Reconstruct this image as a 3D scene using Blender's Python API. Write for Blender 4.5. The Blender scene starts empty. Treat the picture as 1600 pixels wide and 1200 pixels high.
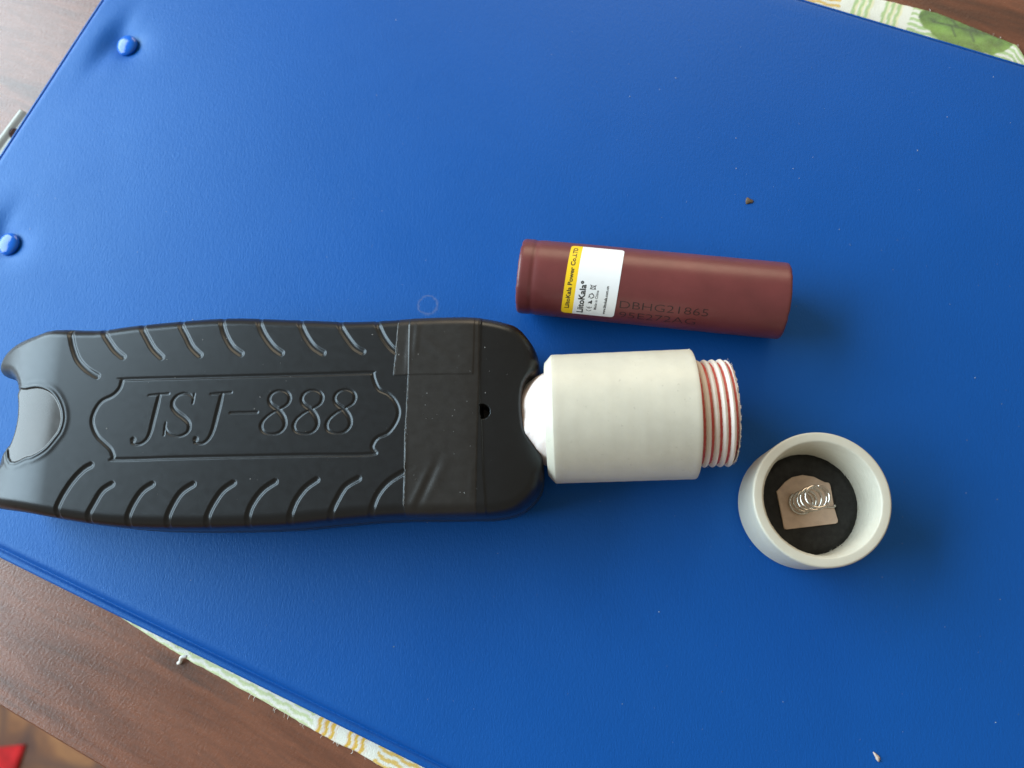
import bpy, math, random
import numpy as np
from mathutils import Matrix, Vector

# ------------------------------------------------------------------ set-up: camera, world, light, exposure
scene = bpy.context.scene
col = scene.collection
S = 0.001                                    # everything below is written in millimetres
PI = math.pi

cam_d = bpy.data.cameras.new('camera')
cam_d.sensor_width = 36.0
cam_d.lens = 28.125
cam_d.clip_start = 0.01
cam_d.clip_end = 20.0
cam_o = bpy.data.objects.new('camera', cam_d)
col.objects.link(cam_o)
cam_o.matrix_world = Matrix(((0.99730, 0.01796, 0.07127, 14.37 * S),
                             (0.00000, 0.96968, -0.24436, -49.26 * S),
                             (-0.07350, 0.24370, 0.96706, 194.94 * S),
                             (0, 0, 0, 1)))
cam_d.dof.use_dof = True
cam_d.dof.focus_distance = 0.183
cam_d.dof.aperture_fstop = 16.0
scene.camera = cam_o

world = bpy.data.worlds.new('World')
scene.world = world
world.use_nodes = True
bg = world.node_tree.nodes['Background']
bg.inputs[0].default_value = (1.0, 0.87, 0.70, 1)
bg.inputs[1].default_value = 0.34

def area_lamp(name, loc, target, sx, sy, power, color):
    ld = bpy.data.lights.new(name, 'AREA')
    ld.shape = 'RECTANGLE'
    ld.size = sx
    ld.size_y = sy
    ld.energy = power
    ld.color = color
    o = bpy.data.objects.new(name, ld)
    o.location = loc
    o.rotation_euler = (Vector(target) - Vector(loc)).to_track_quat('-Z', 'Y').to_euler()
    col.objects.link(o)
    return o

# daylight from the window on the left of the table
window = area_lamp('window_light', (-0.94, 0.25, 0.52), (0, 0, 0), 1.30, 0.80, 32.0, (0.71, 0.89, 1.0))
# warm light thrown back by the room behind the table
room = area_lamp('room_light', (0.15, 1.25, 0.62), (0, 0, 0), 0.9, 0.7, 8.0, (1.0, 0.80, 0.56))

scene.view_settings.view_transform = 'Standard'
scene.view_settings.look = 'None'
scene.view_settings.exposure = 0.0
scene.view_settings.gamma = 1.0
scene.view_settings.use_curve_mapping = False
scene.cycles.max_bounces = 6
scene.cycles.use_denoising = True
scene.cycles.use_adaptive_sampling = True
scene.cycles.adaptive_threshold = 0.02

random.seed(4)
rng = np.random.default_rng(4)

# ------------------------------------------------------------------ traced shapes, millimetres, in the device's own frame
OUT = [[-129.6, 15.13], [-130.01, 16.92], [-129.59, 18.52], [-128.5, 20.09], [-126.56, 21.48], [-123.45, 22.65], [-118.2, 23.72], [-113.41, 24.49], [-102.44, 23.78], [-93.09,
    24.62], [-77.54, 25.33], [-68.24, 25.22], [-58.97, 24.46], [-51.31, 23.84], [-42.19, 23.1], [-33.6, 23.01], [-27.61, 23.15], [-19.7, 23.09], [-13.77, 22.81], [-10.82, 22.52],
    [-6.85, 21.72], [-3.67, 20.54], [-1.22, 17.8], [0.18, 15.12], [0.7, 13.11], [0.66, 11.6], [-0.27, 9.67], [-1.77, 8.22], [-2.86, 5.72], [-3.25, 1.72], [-3.04, -1.67], [-2.53,
    -4.17], [-1.17, -6.54], [0.61, -9.04], [1.01, -11.05], [0.89, -14.79], [-0.2, -17.61], [-2.4, -19.96], [-5.3, -21.71], [-10.02, -22.54], [-14.71, -22.55], [-24.27, -22.43],
    [-30.88, -22.25], [-38.67, -22.45], [-48.23, -23.04], [-58.0, -23.62], [-75.71, -23.58], [-90.71, -22.89], [-100.18, -21.74], [-109.53, -20.03], [-117.42, -18.49], [-125.34,
    -17.24], [-128.91, -16.21], [-129.96, -14.39], [-129.48, -12.32], [-128.04, -10.26], [-125.97, -8.21], [-123.34, -5.56], [-121.54, -3.64], [-120.48, -0.91], [-120.09, 2.17],
    [-120.26, 4.67], [-120.75, 7.19], [-121.93, 10.08], [-123.34, 12.2], [-125.16, 13.71], [-127.86, 14.47]]
PLATE = [[-94.2, 10.9], [-77.83, 10.68], [-62.92, 10.44], [-48.18, 10.21], [-36.55, 10.08], [-35.77, 9.54], [-35.46, 8.26], [-34.4, 6.1], [-32.37, 4.99], [-30.62, 3.03], [-29.77,
    0.54], [-30.41, -1.96], [-32.22, -4.38], [-34.61, -5.5], [-35.57, -7.1], [-35.74, -9.06], [-50.31, -8.86], [-64.69, -8.66], [-79.24, -8.46], [-94.24, -8.34], [-94.94, -7.37],
    [-95.68, -5.9], [-97.33, -4.4], [-98.99, -2.88], [-100.27, -0.79], [-100.82, 1.44], [-100.19, 3.94], [-98.75, 5.97], [-96.45, 7.08], [-95.09, 8.53], [-94.67, 10.32]]
GROOVES = [[[-108.4, 22.57], [-107.73, 20.82], [-107.02, 18.76], [-105.42, 15.6], [-102.99, 13.2], [-100.36, 11.56]], [[-100.87, 23.33], [-99.93, 21.72], [-98.66, 19.95], [-96.88,
    17.7], [-94.71, 15.91]], [[-91.71, 24.47], [-90.74, 22.39], [-89.47, 20.31], [-87.69, 17.61], [-85.52, 15.52]], [[-82.35, 24.82], [-81.57, 22.75], [-80.33, 20.68], [-78.57,
    17.67], [-76.45, 15.58]], [[-72.44, 25.14], [-71.82, 22.77], [-70.89, 20.25], [-69.03, 17.25], [-66.81, 15.47]], [[-63.61, 24.72], [-63.04, 22.67], [-61.67, 19.83], [-59.41,
    16.82], [-57.39, 15.22]], [[-53.91, 23.64], [-53.23, 21.75], [-51.92, 19.08], [-50.02, 16.41], [-47.74, 14.8]], [[-44.61, 22.9], [-43.8, 20.71], [-42.24, 18.19], [-40.41,
    15.84], [-38.62, 14.7]], [[-35.99, 22.49], [-35.06, 20.3], [-33.84, 17.81], [-31.89, 15.16], [-29.39, 13.4]], [[-107.21, -20.84], [-106.72, -18.89], [-105.6, -15.97], [-103.63,
    -12.62], [-101.4, -10.12], [-99.59, -9.03]], [[-100.25, -22.7], [-99.48, -20.49], [-98.05, -17.6], [-96.44, -14.83], [-94.38, -13.48]], [[-91.01, -23.5], [-90.35, -21.44],
    [-89.21, -18.27], [-87.31, -15.25], [-85.12, -13.76]], [[-82.14, -24.28], [-81.46, -22.24], [-80.3, -18.95], [-78.39, -15.79], [-75.78, -14.05]], [[-73.25, -24.52], [-72.54,
    -22.48], [-71.35, -19.21], [-69.15, -15.79], [-66.68, -14.05]], [[-64.03, -24.22], [-63.3, -22.19], [-62.36, -19.05], [-60.11, -15.93], [-57.35, -14.06]], [[-54.6, -23.65],
    [-53.85, -21.63], [-52.59, -18.37], [-50.58, -15.66], [-48.1, -13.93]], [[-45.51, -22.81], [-44.61, -20.66], [-43.42, -18.22], [-41.68, -15.52], [-38.9, -13.94]], [[-36.86,
    -23.05], [-35.94, -20.77], [-34.61, -17.52], [-32.28, -14.84], [-28.8, -12.73], [-26.99, -11.81]]]
INLAY = [[-122.39, 8.64], [-117.85, 9.38], [-114.14, 9.38], [-110.87, 7.88], [-108.69, 5.08], [-107.71, 2.05], [-108.0, -0.61], [-109.0, -2.35], [-110.83, -4.64], [-113.07, -6.02],
    [-115.12, -6.54], [-120.29, -6.37]]
LETTERS = [[[[-87.62, 6.51, 0.182], [-85.34, 6.59, 0.243], [-82.9, 6.71, 0.182]], [[-85.12, 6.54, 0.364], [-85.52, 3.86, 0.486], [-86.07, 0.49, 0.486], [-86.48, -2.01, 0.445],
    [-87.18, -3.66, 0.364], [-88.37, -4.58, 0.283], [-89.55, -4.7, 0.243], [-90.44, -4.3, 0.283]], [[-90.34, -3.59, 0.526], [-90.25, -3.68, 0.526]]], [[[-76.95, 6.39, 0.182],
    [-77.17, 4.26, 0.182]], [[-77.14, 5.5, 0.202], [-78.15, 6.35, 0.202], [-79.63, 6.62, 0.223], [-81.08, 6.04, 0.283], [-81.87, 4.79, 0.364], [-81.68, 3.46, 0.445], [-80.54, 2.15,
    0.506], [-79.0, 1.03, 0.506], [-77.79, -0.23, 0.445], [-77.56, -1.58, 0.364], [-78.19, -2.64, 0.283], [-79.59, -3.18, 0.223], [-81.09, -2.96, 0.202], [-82.38, -2.29, 0.202],
    [-83.01, -1.3, 0.182]], [[-83.08, -0.04, 0.182], [-83.26, -2.8, 0.182]]], [[[-73.18, 6.24, 0.182], [-70.76, 6.31, 0.243], [-68.34, 6.43, 0.182]], [[-70.54, 6.26, 0.364],
    [-70.99, 3.52, 0.486], [-71.6, 0.17, 0.486], [-72.07, -2.11, 0.445], [-72.78, -3.83, 0.364], [-73.88, -4.87, 0.283], [-75.01, -5.04, 0.243], [-75.96, -4.72, 0.283]], [[-75.89,
    -3.93, 0.526], [-75.8, -4.02, 0.526]]], [[[-68.32, 1.69, 0.243], [-62.12, 1.62, 0.243]]], [[[-57.96, 2.39, 0.506], [-59.15, 3.36, 0.405], [-59.59, 4.56, 0.324], [-58.98, 5.81,
    0.263], [-57.41, 6.42, 0.202], [-55.7, 5.97, 0.283], [-54.89, 4.8, 0.364], [-55.24, 3.34, 0.304], [-56.78, 2.26, 0.223], [-58.83, 1.29, 0.223], [-60.51, -0.11, 0.283], [-61.1,
    -1.59, 0.364], [-60.43, -2.94, 0.283], [-58.57, -3.47, 0.202], [-56.72, -3.08, 0.263], [-55.7, -1.7, 0.385], [-55.91, -0.12, 0.486], [-56.86, 1.38, 0.526], [-57.96, 2.39,
    0.506]]], [[[-50.54, 2.19, 0.506], [-51.71, 3.16, 0.405], [-52.14, 4.35, 0.324], [-51.52, 5.6, 0.263], [-49.96, 6.21, 0.202], [-48.26, 5.76, 0.283], [-47.46, 4.59, 0.364],
    [-47.83, 3.13, 0.304], [-49.37, 2.06, 0.223], [-51.41, 1.09, 0.223], [-53.1, -0.3, 0.283], [-53.7, -1.78, 0.364], [-53.06, -3.13, 0.283], [-51.21, -3.65, 0.202], [-49.36,
    -3.26, 0.263], [-48.34, -1.89, 0.385], [-48.53, -0.31, 0.486], [-49.46, 1.19, 0.526], [-50.54, 2.19, 0.506]]], [[[-43.13, 2.03, 0.506], [-44.28, 3.0, 0.405], [-44.7, 4.19,
    0.324], [-44.07, 5.43, 0.263], [-42.51, 6.04, 0.202], [-40.83, 5.6, 0.283], [-40.05, 4.43, 0.364], [-40.42, 2.98, 0.304], [-41.97, 1.91, 0.223], [-44.01, 0.94, 0.223], [-45.7,
    -0.45, 0.283], [-46.31, -1.92, 0.364], [-45.69, -3.27, 0.283], [-43.85, -3.78, 0.202], [-42.01, -3.4, 0.263], [-40.98, -2.03, 0.385], [-41.15, -0.45, 0.486], [-42.06, 1.03,
    0.526], [-43.13, 2.03, 0.506]]]]
TAPE = [[-27.99, 26.28], [-28.1, 8.78], [-28.43, -0.51], [-28.67, -4.79], [-28.72, -13.2], [-28.91, -20.06], [-28.96, -28.11], [-13.73, -28.5], [-13.34, -17.8], [-12.95, -6.75],
    [-12.36, 7.55], [-12.16, 25.51]]
PATCH = [[-30.48, 26.37], [-30.56, 21.3], [-31.03, 13.63], [-31.4, 8.89], [-28.08, 8.9], [-13.62, 8.45], [-13.22, 20.34], [-13.02, 25.52]]
SEAM = [[-11.72, 25.49], [-11.77, 21.52], [-12.22, 8.13], [-12.29, 1.75], [-11.93, -3.26], [-11.85, -8.19], [-11.78, -13.19], [-11.44, -19.21], [-11.43, -28.56]]
HOLE = [-11.89, 0.01]

# ------------------------------------------------------------------ helpers
def empty(name, loc=(0, 0, 0), rz=0.0, label=None, cat=None, group=None):
    o = bpy.data.objects.new(name, None)
    o.empty_display_size = 0.01
    o.location = [c * S for c in loc]
    o.rotation_euler = (0, 0, rz)
    col.objects.link(o)
    tag(o, label, cat, group)
    return o

def tag(o, label=None, cat=None, group=None, kind=None):
    if label: o['label'] = label
    if cat: o['category'] = cat
    if group: o['group'] = group
    if kind: o['kind'] = kind
    return o

def mesh_data(name, verts, faces, mat=None, normals=None, smooth=True):
    me = bpy.data.meshes.new(name)
    v = np.asarray(verts, dtype=np.float64) * S
    if isinstance(faces, np.ndarray):
        n, k = faces.shape
        me.vertices.add(len(v))
        me.vertices.foreach_set('co', v.astype(np.float32).ravel())
        me.loops.add(n * k)
        me.loops.foreach_set('vertex_index', faces.astype(np.int32).ravel())
        me.polygons.add(n)
        me.polygons.foreach_set('loop_start', np.arange(0, n * k, k, dtype=np.int32))
        me.update(calc_edges=True)
    else:
        me.from_pydata([tuple(p) for p in v], [], [tuple(int(i) for i in f) for f in faces])
        me.update()
    if mat: me.materials.append(mat)
    if smooth:
        me.polygons.foreach_set('use_smooth', np.ones(len(me.polygons), dtype=bool))
    if normals is not None:
        me.normals_split_custom_set_from_vertices([tuple(p) for p in normals])
    return me

def add(name, me, parent=None, loc=None, rot=None):
    o = bpy.data.objects.new(name, me)
    col.objects.link(o)
    if parent: o.parent = parent
    if loc is not None: o.location = [c * S for c in loc]
    if rot is not None: o.rotation_euler = rot
    return o

def obj(name, verts, faces, mat, parent=None, normals=None, smooth=True):
    return add(name, mesh_data(name, verts, faces, mat, normals, smooth), parent)

def auto_smooth(o, deg=35):
    """sharp edges where faces meet at more than deg"""
    import bmesh
    bm = bmesh.new(); bm.from_mesh(o.data)
    for e in bm.edges:
        e.smooth = e.calc_face_angle(0.0) < math.radians(deg)
    bm.to_mesh(o.data); bm.free()
    return o

def lathe(profile, seg=96, axis='x', closed=False, jitter=None):
    """profile: (axial, radius) pairs; returns verts, quad faces"""
    pr = np.asarray(profile, float)
    n = len(pr)
    th = np.linspace(0, 2 * PI, seg, endpoint=False)
    a = np.repeat(pr[:, 0][:, None], seg, 1)
    r = np.repeat(pr[:, 1][:, None], seg, 1)
    T = np.repeat(th[None, :], n, 0)
    if jitter is not None:
        a, r = jitter(a, r, T)
    if axis == 'x':
        V = np.stack([a, r * np.cos(T), r * np.sin(T)], -1)
    else:
        V = np.stack([r * np.cos(T), r * np.sin(T), a], -1)
    idx = np.arange(n * seg).reshape(n, seg)
    nx = np.roll(idx, -1, 1)
    rows = list(range(n - 1))
    F = []
    for i in rows:
        F.append(np.stack([idx[i], nx[i], nx[i + 1], idx[i + 1]], -1))
    if closed:
        F.append(np.stack([idx[n - 1], nx[n - 1], nx[0], idx[0]], -1))
    F = np.concatenate(F)
    if axis == 'x':
        F = F[:, ::-1]
    return V.reshape(-1, 3), F

def tube_path(pts, rad, seg=10, closed=False):
    P = np.asarray(pts, float)
    n = len(P)
    T = np.gradient(P, axis=0)
    T /= np.linalg.norm(T, axis=1)[:, None]
    up = np.array([0.13, 0.31, 0.94])
    V = []
    R = np.broadcast_to(np.asarray(rad, float), (n,))
    for i in range(n):
        a = np.cross(T[i], up); a /= np.linalg.norm(a)
        b = np.cross(T[i], a)
        for k in range(seg):
            t = 2 * PI * k / seg
            V.append(P[i] + R[i] * (math.cos(t) * a + math.sin(t) * b))
    F = []
    for i in range(n - 1):
        for k in range(seg):
            k2 = (k + 1) % seg
            F.append((i * seg + k, i * seg + k2, (i + 1) * seg + k2, (i + 1) * seg + k))
    F.append(tuple(range(seg - 1, -1, -1)))
    F.append(tuple((n - 1) * seg + k for k in range(seg)))
    return np.array(V), F

def smooth_poly(p, it=3, closed=True):
    p = np.asarray(p, float)
    for _ in range(it):
        q = np.roll(p, -1, 0) if closed else p[1:]
        a = p if closed else p[:-1]
        n = np.empty((2 * len(a), p.shape[1]))
        n[0::2] = 0.75 * a + 0.25 * q
        n[1::2] = 0.25 * a + 0.75 * q
        if not closed:
            n = np.vstack([p[:1], n, p[-1:]])
        p = n
    return p

def spline(p, k=6, closed=False):
    """Catmull-Rom through points, every column interpolated"""
    p = np.asarray(p, float)
    n = len(p)
    out = []
    m = n if closed else n - 1
    for i in range(m):
        if closed:
            a, b, c, d = p[(i - 1) % n], p[i], p[(i + 1) % n], p[(i + 2) % n]
        else:
            a, b, c, d = p[max(i - 1, 0)], p[i], p[i + 1], p[min(i + 2, n - 1)]
        for t in np.linspace(0, 1, k, endpoint=False):
            out.append(0.5 * (2 * b + (c - a) * t + (2 * a - 5 * b + 4 * c - d) * t * t + (3 * b - a - 3 * c + d) * t ** 3))
    if not closed: out.append(p[-1])
    return np.array(out)

def seg_dist(X, Y, poly, closed=True, radii=None):
    """distance to a polyline (minus its radius), with nearest points"""
    P = np.asarray(poly, float)[:, :2]
    n = len(P)
    m = n if closed else n - 1
    best = np.full(X.shape, 1e9)
    bx = np.zeros_like(X); by = np.zeros_like(X)
    for i in range(m):
        a, b = P[i], P[(i + 1) % n]
        d = b - a
        l2 = d @ d
        if l2 < 1e-9: continue
        t = np.clip(((X - a[0]) * d[0] + (Y - a[1]) * d[1]) / l2, 0, 1)
        cx, cy = a[0] + t * d[0], a[1] + t * d[1]
        q = np.hypot(X - cx, Y - cy)
        if radii is not None:
            q = q - (radii[i] + t * (radii[(i + 1) % n] - radii[i]))
        k = q < best
        best = np.where(k, q, best); bx = np.where(k, cx, bx); by = np.where(k, cy, by)
    return best, bx, by

def inside(X, Y, poly):
    P = np.asarray(poly, float)
    res = np.zeros(X.shape, bool)
    n = len(P)
    for i in range(n):
        x1, y1 = P[i, :2]; x2, y2 = P[(i + 1) % n, :2]
        if y1 == y2: continue
        c = ((y1 > Y) != (y2 > Y)) & (X < (x2 - x1) * (Y - y1) / (y2 - y1) + x1)
        res ^= c
    return res

def smooth_step(a, b, x):
    t = np.clip((x - a) / (b - a), 0, 1)
    return t * t * (3 - 2 * t)

def value_noise(X, Y, scale, seed):
    r = np.random.default_rng(seed).random((64, 64))
    u = X / scale; v = Y / scale
    i = np.floor(u).astype(int); j = np.floor(v).astype(int)
    fu = u - i; fv = v - j
    fu = fu * fu * (3 - 2 * fu); fv = fv * fv * (3 - 2 * fv)
    g = lambda a, b: r[a % 64, b % 64]
    return (g(i, j) * (1 - fu) + g(i + 1, j) * fu) * (1 - fv) + (g(i, j + 1) * (1 - fu) + g(i + 1, j + 1) * fu) * fv - 0.5

# ------------------------------------------------------------------ materials
class Mat:
    def __init__(self, name, color=(0.5, 0.5, 0.5), rough=0.5, metal=0.0, spec=0.5):
        self.m = bpy.data.materials.new(name)
        self.m.use_nodes = True
        self.t = self.m.node_tree
        self.b = self.t.nodes['Principled BSDF']
        self.b.inputs['Base Color'].default_value = (*color, 1)
        self.b.inputs['Roughness'].default_value = rough
        self.b.inputs['Metallic'].default_value = metal
        self.b.inputs['Specular IOR Level'].default_value = spec
        self.c = color
        self.last_bump = None
        tc = self.node('ShaderNodeTexCoord')
        self.co = self.map(tc.outputs['Object'], (1000, 1000, 1000))       # millimetres
    def node(self, t, **kw):
        n = self.t.nodes.new(t)
        for k, v in kw.items(): setattr(n, k, v)
        return n
    def link(self, a, b): self.t.links.new(a, b)
    def map(self, src, scale=(1, 1, 1), rot=(0, 0, 0), loc=(0, 0, 0)):
        n = self.node('ShaderNodeMapping')
        n.inputs['Scale'].default_value = scale
        n.inputs['Rotation'].default_value = rot
        n.inputs['Location'].default_value = loc
        self.link(src, n.inputs['Vector'])
        return n.outputs[0]
    def noise(self, scale, detail=4, rough=0.55, vec=None, dist=0.0):
        n = self.node('ShaderNodeTexNoise')
        n.inputs['Scale'].default_value = scale
        n.inputs['Detail'].default_value = detail
        n.inputs['Roughness'].default_value = rough
        n.inputs['Distortion'].default_value = dist
        self.link(vec if vec is not None else self.co, n.inputs['Vector'])
        return n.outputs['Fac']
    def voronoi(self, scale, vec=None, feature='SMOOTH_F1'):
        n = self.node('ShaderNodeTexVoronoi', feature=feature)
        n.inputs['Scale'].default_value = scale
        self.link(vec if vec is not None else self.co, n.inputs['Vector'])
        return n.outputs['Distance']
    def ramp(self, fac, stops):
        n = self.node('ShaderNodeValToRGB')
        e = n.color_ramp.elements
        while len(e) < len(stops): e.new(0.5)
        for k, (p, c) in enumerate(stops):
            e[k].position = p
            e[k].color = (*c, 1) if len(c) == 3 else c
        self.link(fac, n.inputs[0])
        return n.outputs[0]
    def math(self, op, a, b=None, clamp=False):
        n = self.node('ShaderNodeMath', operation=op, use_clamp=clamp)
        for k, v in enumerate((a, b)):
            if v is None: continue
            if isinstance(v, (int, float)): n.inputs[k].default_value = v
            else: self.link(v, n.inputs[k])
        return n.outputs[0]
    def mix(self, fac, a, b, blend='MIX'):
        n = self.node('ShaderNodeMix', data_type='RGBA', blend_type=blend)
        if isinstance(fac, (int, float)): n.inputs[0].default_value = fac
        else: self.link(fac, n.inputs[0])
        for k, v in ((6, a), (7, b)):
            if isinstance(v, tuple): n.inputs[k].default_value = (*v, 1)
            else: self.link(v, n.inputs[k])
        return n.outputs[2]
    def base(self, c): self.link(c, self.b.inputs['Base Color'])
    def roughness(self, lo, hi, fac):
        n = self.node('ShaderNodeMapRange')
        n.inputs['To Min'].default_value = lo
        n.inputs['To Max'].default_value = hi
        self.link(fac, n.inputs['Value'])
        self.link(n.outputs[0], self.b.inputs['Roughness'])
    def bump(self, h, strength=0.3, dist=0.05):
        n = self.node('ShaderNodeBump')
        n.inputs['Strength'].default_value = strength
        n.inputs['Distance'].default_value = dist * S
        self.link(h, n.inputs['Height'])
        if self.last_bump is not None: self.link(self.last_bump, n.inputs['Normal'])
        self.last_bump = n.outputs[0]
        self.link(self.last_bump, self.b.inputs['Normal'])

def vinyl(name, color, stain=None):
    m = Mat(name, color, 0.42, spec=0.56)
    m.b.inputs['Specular Tint'].default_value = (0.42, 0.76, 1.0, 1)
    wv = m.map(m.co, (1.5, 0.62, 1.0), rot=(0, 0, 0.12))
    n1 = m.noise(1.35, 3, 0.6, wv, 0.8)
    n2 = m.voronoi(1.7, wv)
    n3 = m.noise(0.02, 4, 0.6)
    hi = tuple(min(1, c * 1.10 + 0.002) for c in color); lo = tuple(c * 0.90 for c in color)
    c = m.mix(n3, lo, hi)
    if stain:
        d = m.node('ShaderNodeVectorMath', operation='DISTANCE')
        m.link(m.co, d.inputs[0]); d.inputs[1].default_value = stain
        wob = m.math('MULTIPLY', m.math('SUBTRACT', m.noise(0.9, 3), 0.5), 1.5)
        q = m.math('ABSOLUTE', m.math('SUBTRACT', m.math('ADD', d.outputs['Value'], wob), 2.5))
        k = m.math('MULTIPLY', m.math('SUBTRACT', 1.0, m.math('DIVIDE', q, 0.42), clamp=True), m.math('MULTIPLY', m.noise(1.3, 2), 0.42))
        c = m.mix(k, c, (0.30, 0.28, 0.27))
    m.base(c)
    smear = m.noise(0.035, 6, 0.7)
    hair = m.ramp(m.noise(1.0, 2, 0.5, m.map(m.map(m.co, rot=(0, 0, 0.7)), (0.035, 1.6, 1)), 0.5), [(0.66, (0, 0, 0)), (0.70, (1, 1, 1))])
    m.roughness(0.34, 0.56, m.math('ADD', smear, m.math('MULTIPLY', hair, -0.22)))
    m.bump(n1, 0.5, 0.10)
    m.bump(n2, 0.35, 0.06)
    m.bump(m.noise(3.4, 2, 0.6, wv), 0.35, 0.05)
    return m.m

def plastic(name, color, rough, var=0.12, bump=0.06, tint=None, scale=0.25, spec=0.5, sss=0.0):
    m = Mat(name, color, rough, spec=spec)
    n = m.noise(scale, 5, 0.62)
    hi = tuple(min(1, c * (1 + var)) for c in color)
    lo = tint or tuple(c * (1 - var) for c in color)
    m.base(m.mix(m.ramp(n, [(0.3, (0, 0, 0)), (0.7, (1, 1, 1))]), lo, hi))
    m.roughness(rough - 0.05, rough + 0.07, m.noise(0.6, 4))
    m.bump(m.noise(5.0, 3), bump, 0.05)
    if sss:
        m.b.inputs['Subsurface Weight'].default_value = sss
        m.b.inputs['Subsurface Radius'].default_value = (0.0012, 0.0010, 0.0008)
        m.b.inputs['Subsurface Scale'].default_value = 1.0
    return m.m

BLUE = (0.0006, 0.072, 0.335)
M = {}
M['vinyl'] = vinyl('blue_vinyl', BLUE, (-22.0, 21.6, 0.0))
M['rivet'] = plastic('rivet_enamel', (0.003, 0.12, 0.58), 0.13, 0.05, 0.02)
M['black'] = plastic('black_plastic', (0.0075, 0.008, 0.009), 0.315, 0.10, 0.05)
for k_ in ('black',):
    M[k_].node_tree.nodes['Principled BSDF'].inputs['Specular Tint'].default_value = (0.84, 0.93, 1.0, 1)
M['inlay'] = plastic('smoked_plastic', (0.022, 0.021, 0.020), 0.22, 0.5, 0.04, scale=0.15)
M['tape'] = plastic('black_tape', (0.0135, 0.013, 0.0122), 0.36, 0.2, 0.10, scale=0.5)
M['tape_edge'] = plastic('tape_glue', (0.13, 0.135, 0.135), 0.5, 0.6, 0.1, scale=1.2)
M['hole'] = plastic('hole_dark', (0.012, 0.010, 0.009), 0.5)
M['neck'] = plastic('white_putty', (0.86, 0.81, 0.78), 0.35, 0.04, 0.8, tint=(0.82, 0.68, 0.63), scale=0.3, sss=0.2)

def pvc(name, color):
    m = Mat(name, color, 0.42)
    turned = m.map(m.co, (3.5, 0.02, 0.02))
    n1 = m.noise(1.0, 4, 0.7, turned)
    n2 = m.noise(0.16, 5, 0.6)
    c = m.mix(m.ramp(n2, [(0.35, (0, 0, 0)), (0.75, (1, 1, 1))]), tuple(c * 0.92 for c in color), tuple(min(1, c * 1.03) for c in color))
    spots = m.ramp(m.noise(0.9, 3, 0.7), [(0.66, (0, 0, 0)), (0.72, (1, 1, 1))])
    c = m.mix(m.math('MULTIPLY', spots, 0.4), c, (0.36, 0.33, 0.26))
    c = m.mix(m.math('MULTIPLY', m.ramp(n1, [(0.58, (0, 0, 0)), (0.75, (1, 1, 1))]), 0.06), c, (0.45, 0.43, 0.36))
    m.base(c)
    m.roughness(0.36, 0.5, n1)
    m.bump(n1, 0.3, 0.05)
    m.b.inputs['Subsurface Weight'].default_value = 0.12
    m.b.inputs['Subsurface Radius'].default_value = (0.0012, 0.0011, 0.0008)
    m.b.inputs['Subsurface Scale'].default_value = 1.0
    return m.m
M['pvc'] = pvc('white_pvc', (0.64, 0.61, 0.505))
M['pvc_cap'] = plastic('white_pvc_cap', (0.56, 0.535, 0.445), 0.42, 0.03, 0.06, sss=0.12)
M['thread'] = plastic('white_thread', (0.84, 0.775, 0.70), 0.42, 0.04, 0.12, sss=0.2)
M['red'] = plastic('red_thread', (0.56, 0.045, 0.04), 0.5, 0.1, 0.2, tint=(0.60, 0.15, 0.12), scale=0.6)
M['maroon'] = plastic('maroon_wrap', (0.145, 0.034, 0.034), 0.34, 0.12, 0.05, scale=0.12)
M['label_white'] = plastic('label_paper', (0.84, 0.85, 0.86), 0.5, 0.02, 0.02)
M['label_yellow'] = plastic('label_yellow', (0.92, 0.60, 0.008), 0.5, 0.02, 0.02)
M['ink'] = plastic('black_ink', (0.012, 0.012, 0.013), 0.5, 0.1, 0.02)
M['stamp'] = plastic('dark_stamp', (0.026, 0.009, 0.010), 0.45, 0.3, 0.02)
M['steel'] = Mat('spring_wire', (0.60, 0.56, 0.50), 0.12, 1.0).m
M['nickel'] = plastic('battery_terminal', (0.6, 0.6, 0.58), 0.3); M['nickel'].node_tree.nodes['Principled BSDF'].inputs['Metallic'].default_value = 1
def contact():
    m = Mat('brass_contact', (0.40, 0.29, 0.19), 0.45, 0.1)
    m.base(m.ramp(m.noise(0.35, 4, 0.6), [(0.3, (0.60, 0.44, 0.33)), (0.55, (0.72, 0.54, 0.41)), (0.8, (0.65, 0.475, 0.36))]))
    m.bump(m.noise(3.0, 4), 0.15, 0.04)
    return m.m
M['contact'] = contact()
M['foam'] = plastic('black_disc', (0.015, 0.015, 0.014), 0.62, 0.6, 0.9, scale=0.8)
M['clip'] = plastic('clip_metal', (0.30, 0.31, 0.28), 0.4, 0.06, 0.03); M['clip'].node_tree.nodes['Principled BSDF'].inputs['Metallic'].default_value = 0.25
M['lint'] = plastic('lint', (0.72, 0.70, 0.66), 0.8)
M['dust'] = plastic('dust', (0.46, 0.48, 0.50), 0.8)
M['crumb'] = plastic('brown_crumb', (0.10, 0.065, 0.035), 0.7, 0.5, 0.5, scale=1.5)
M['husk'] = plastic('pale_crumb', (0.62, 0.50, 0.42), 0.6, 0.2)

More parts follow.
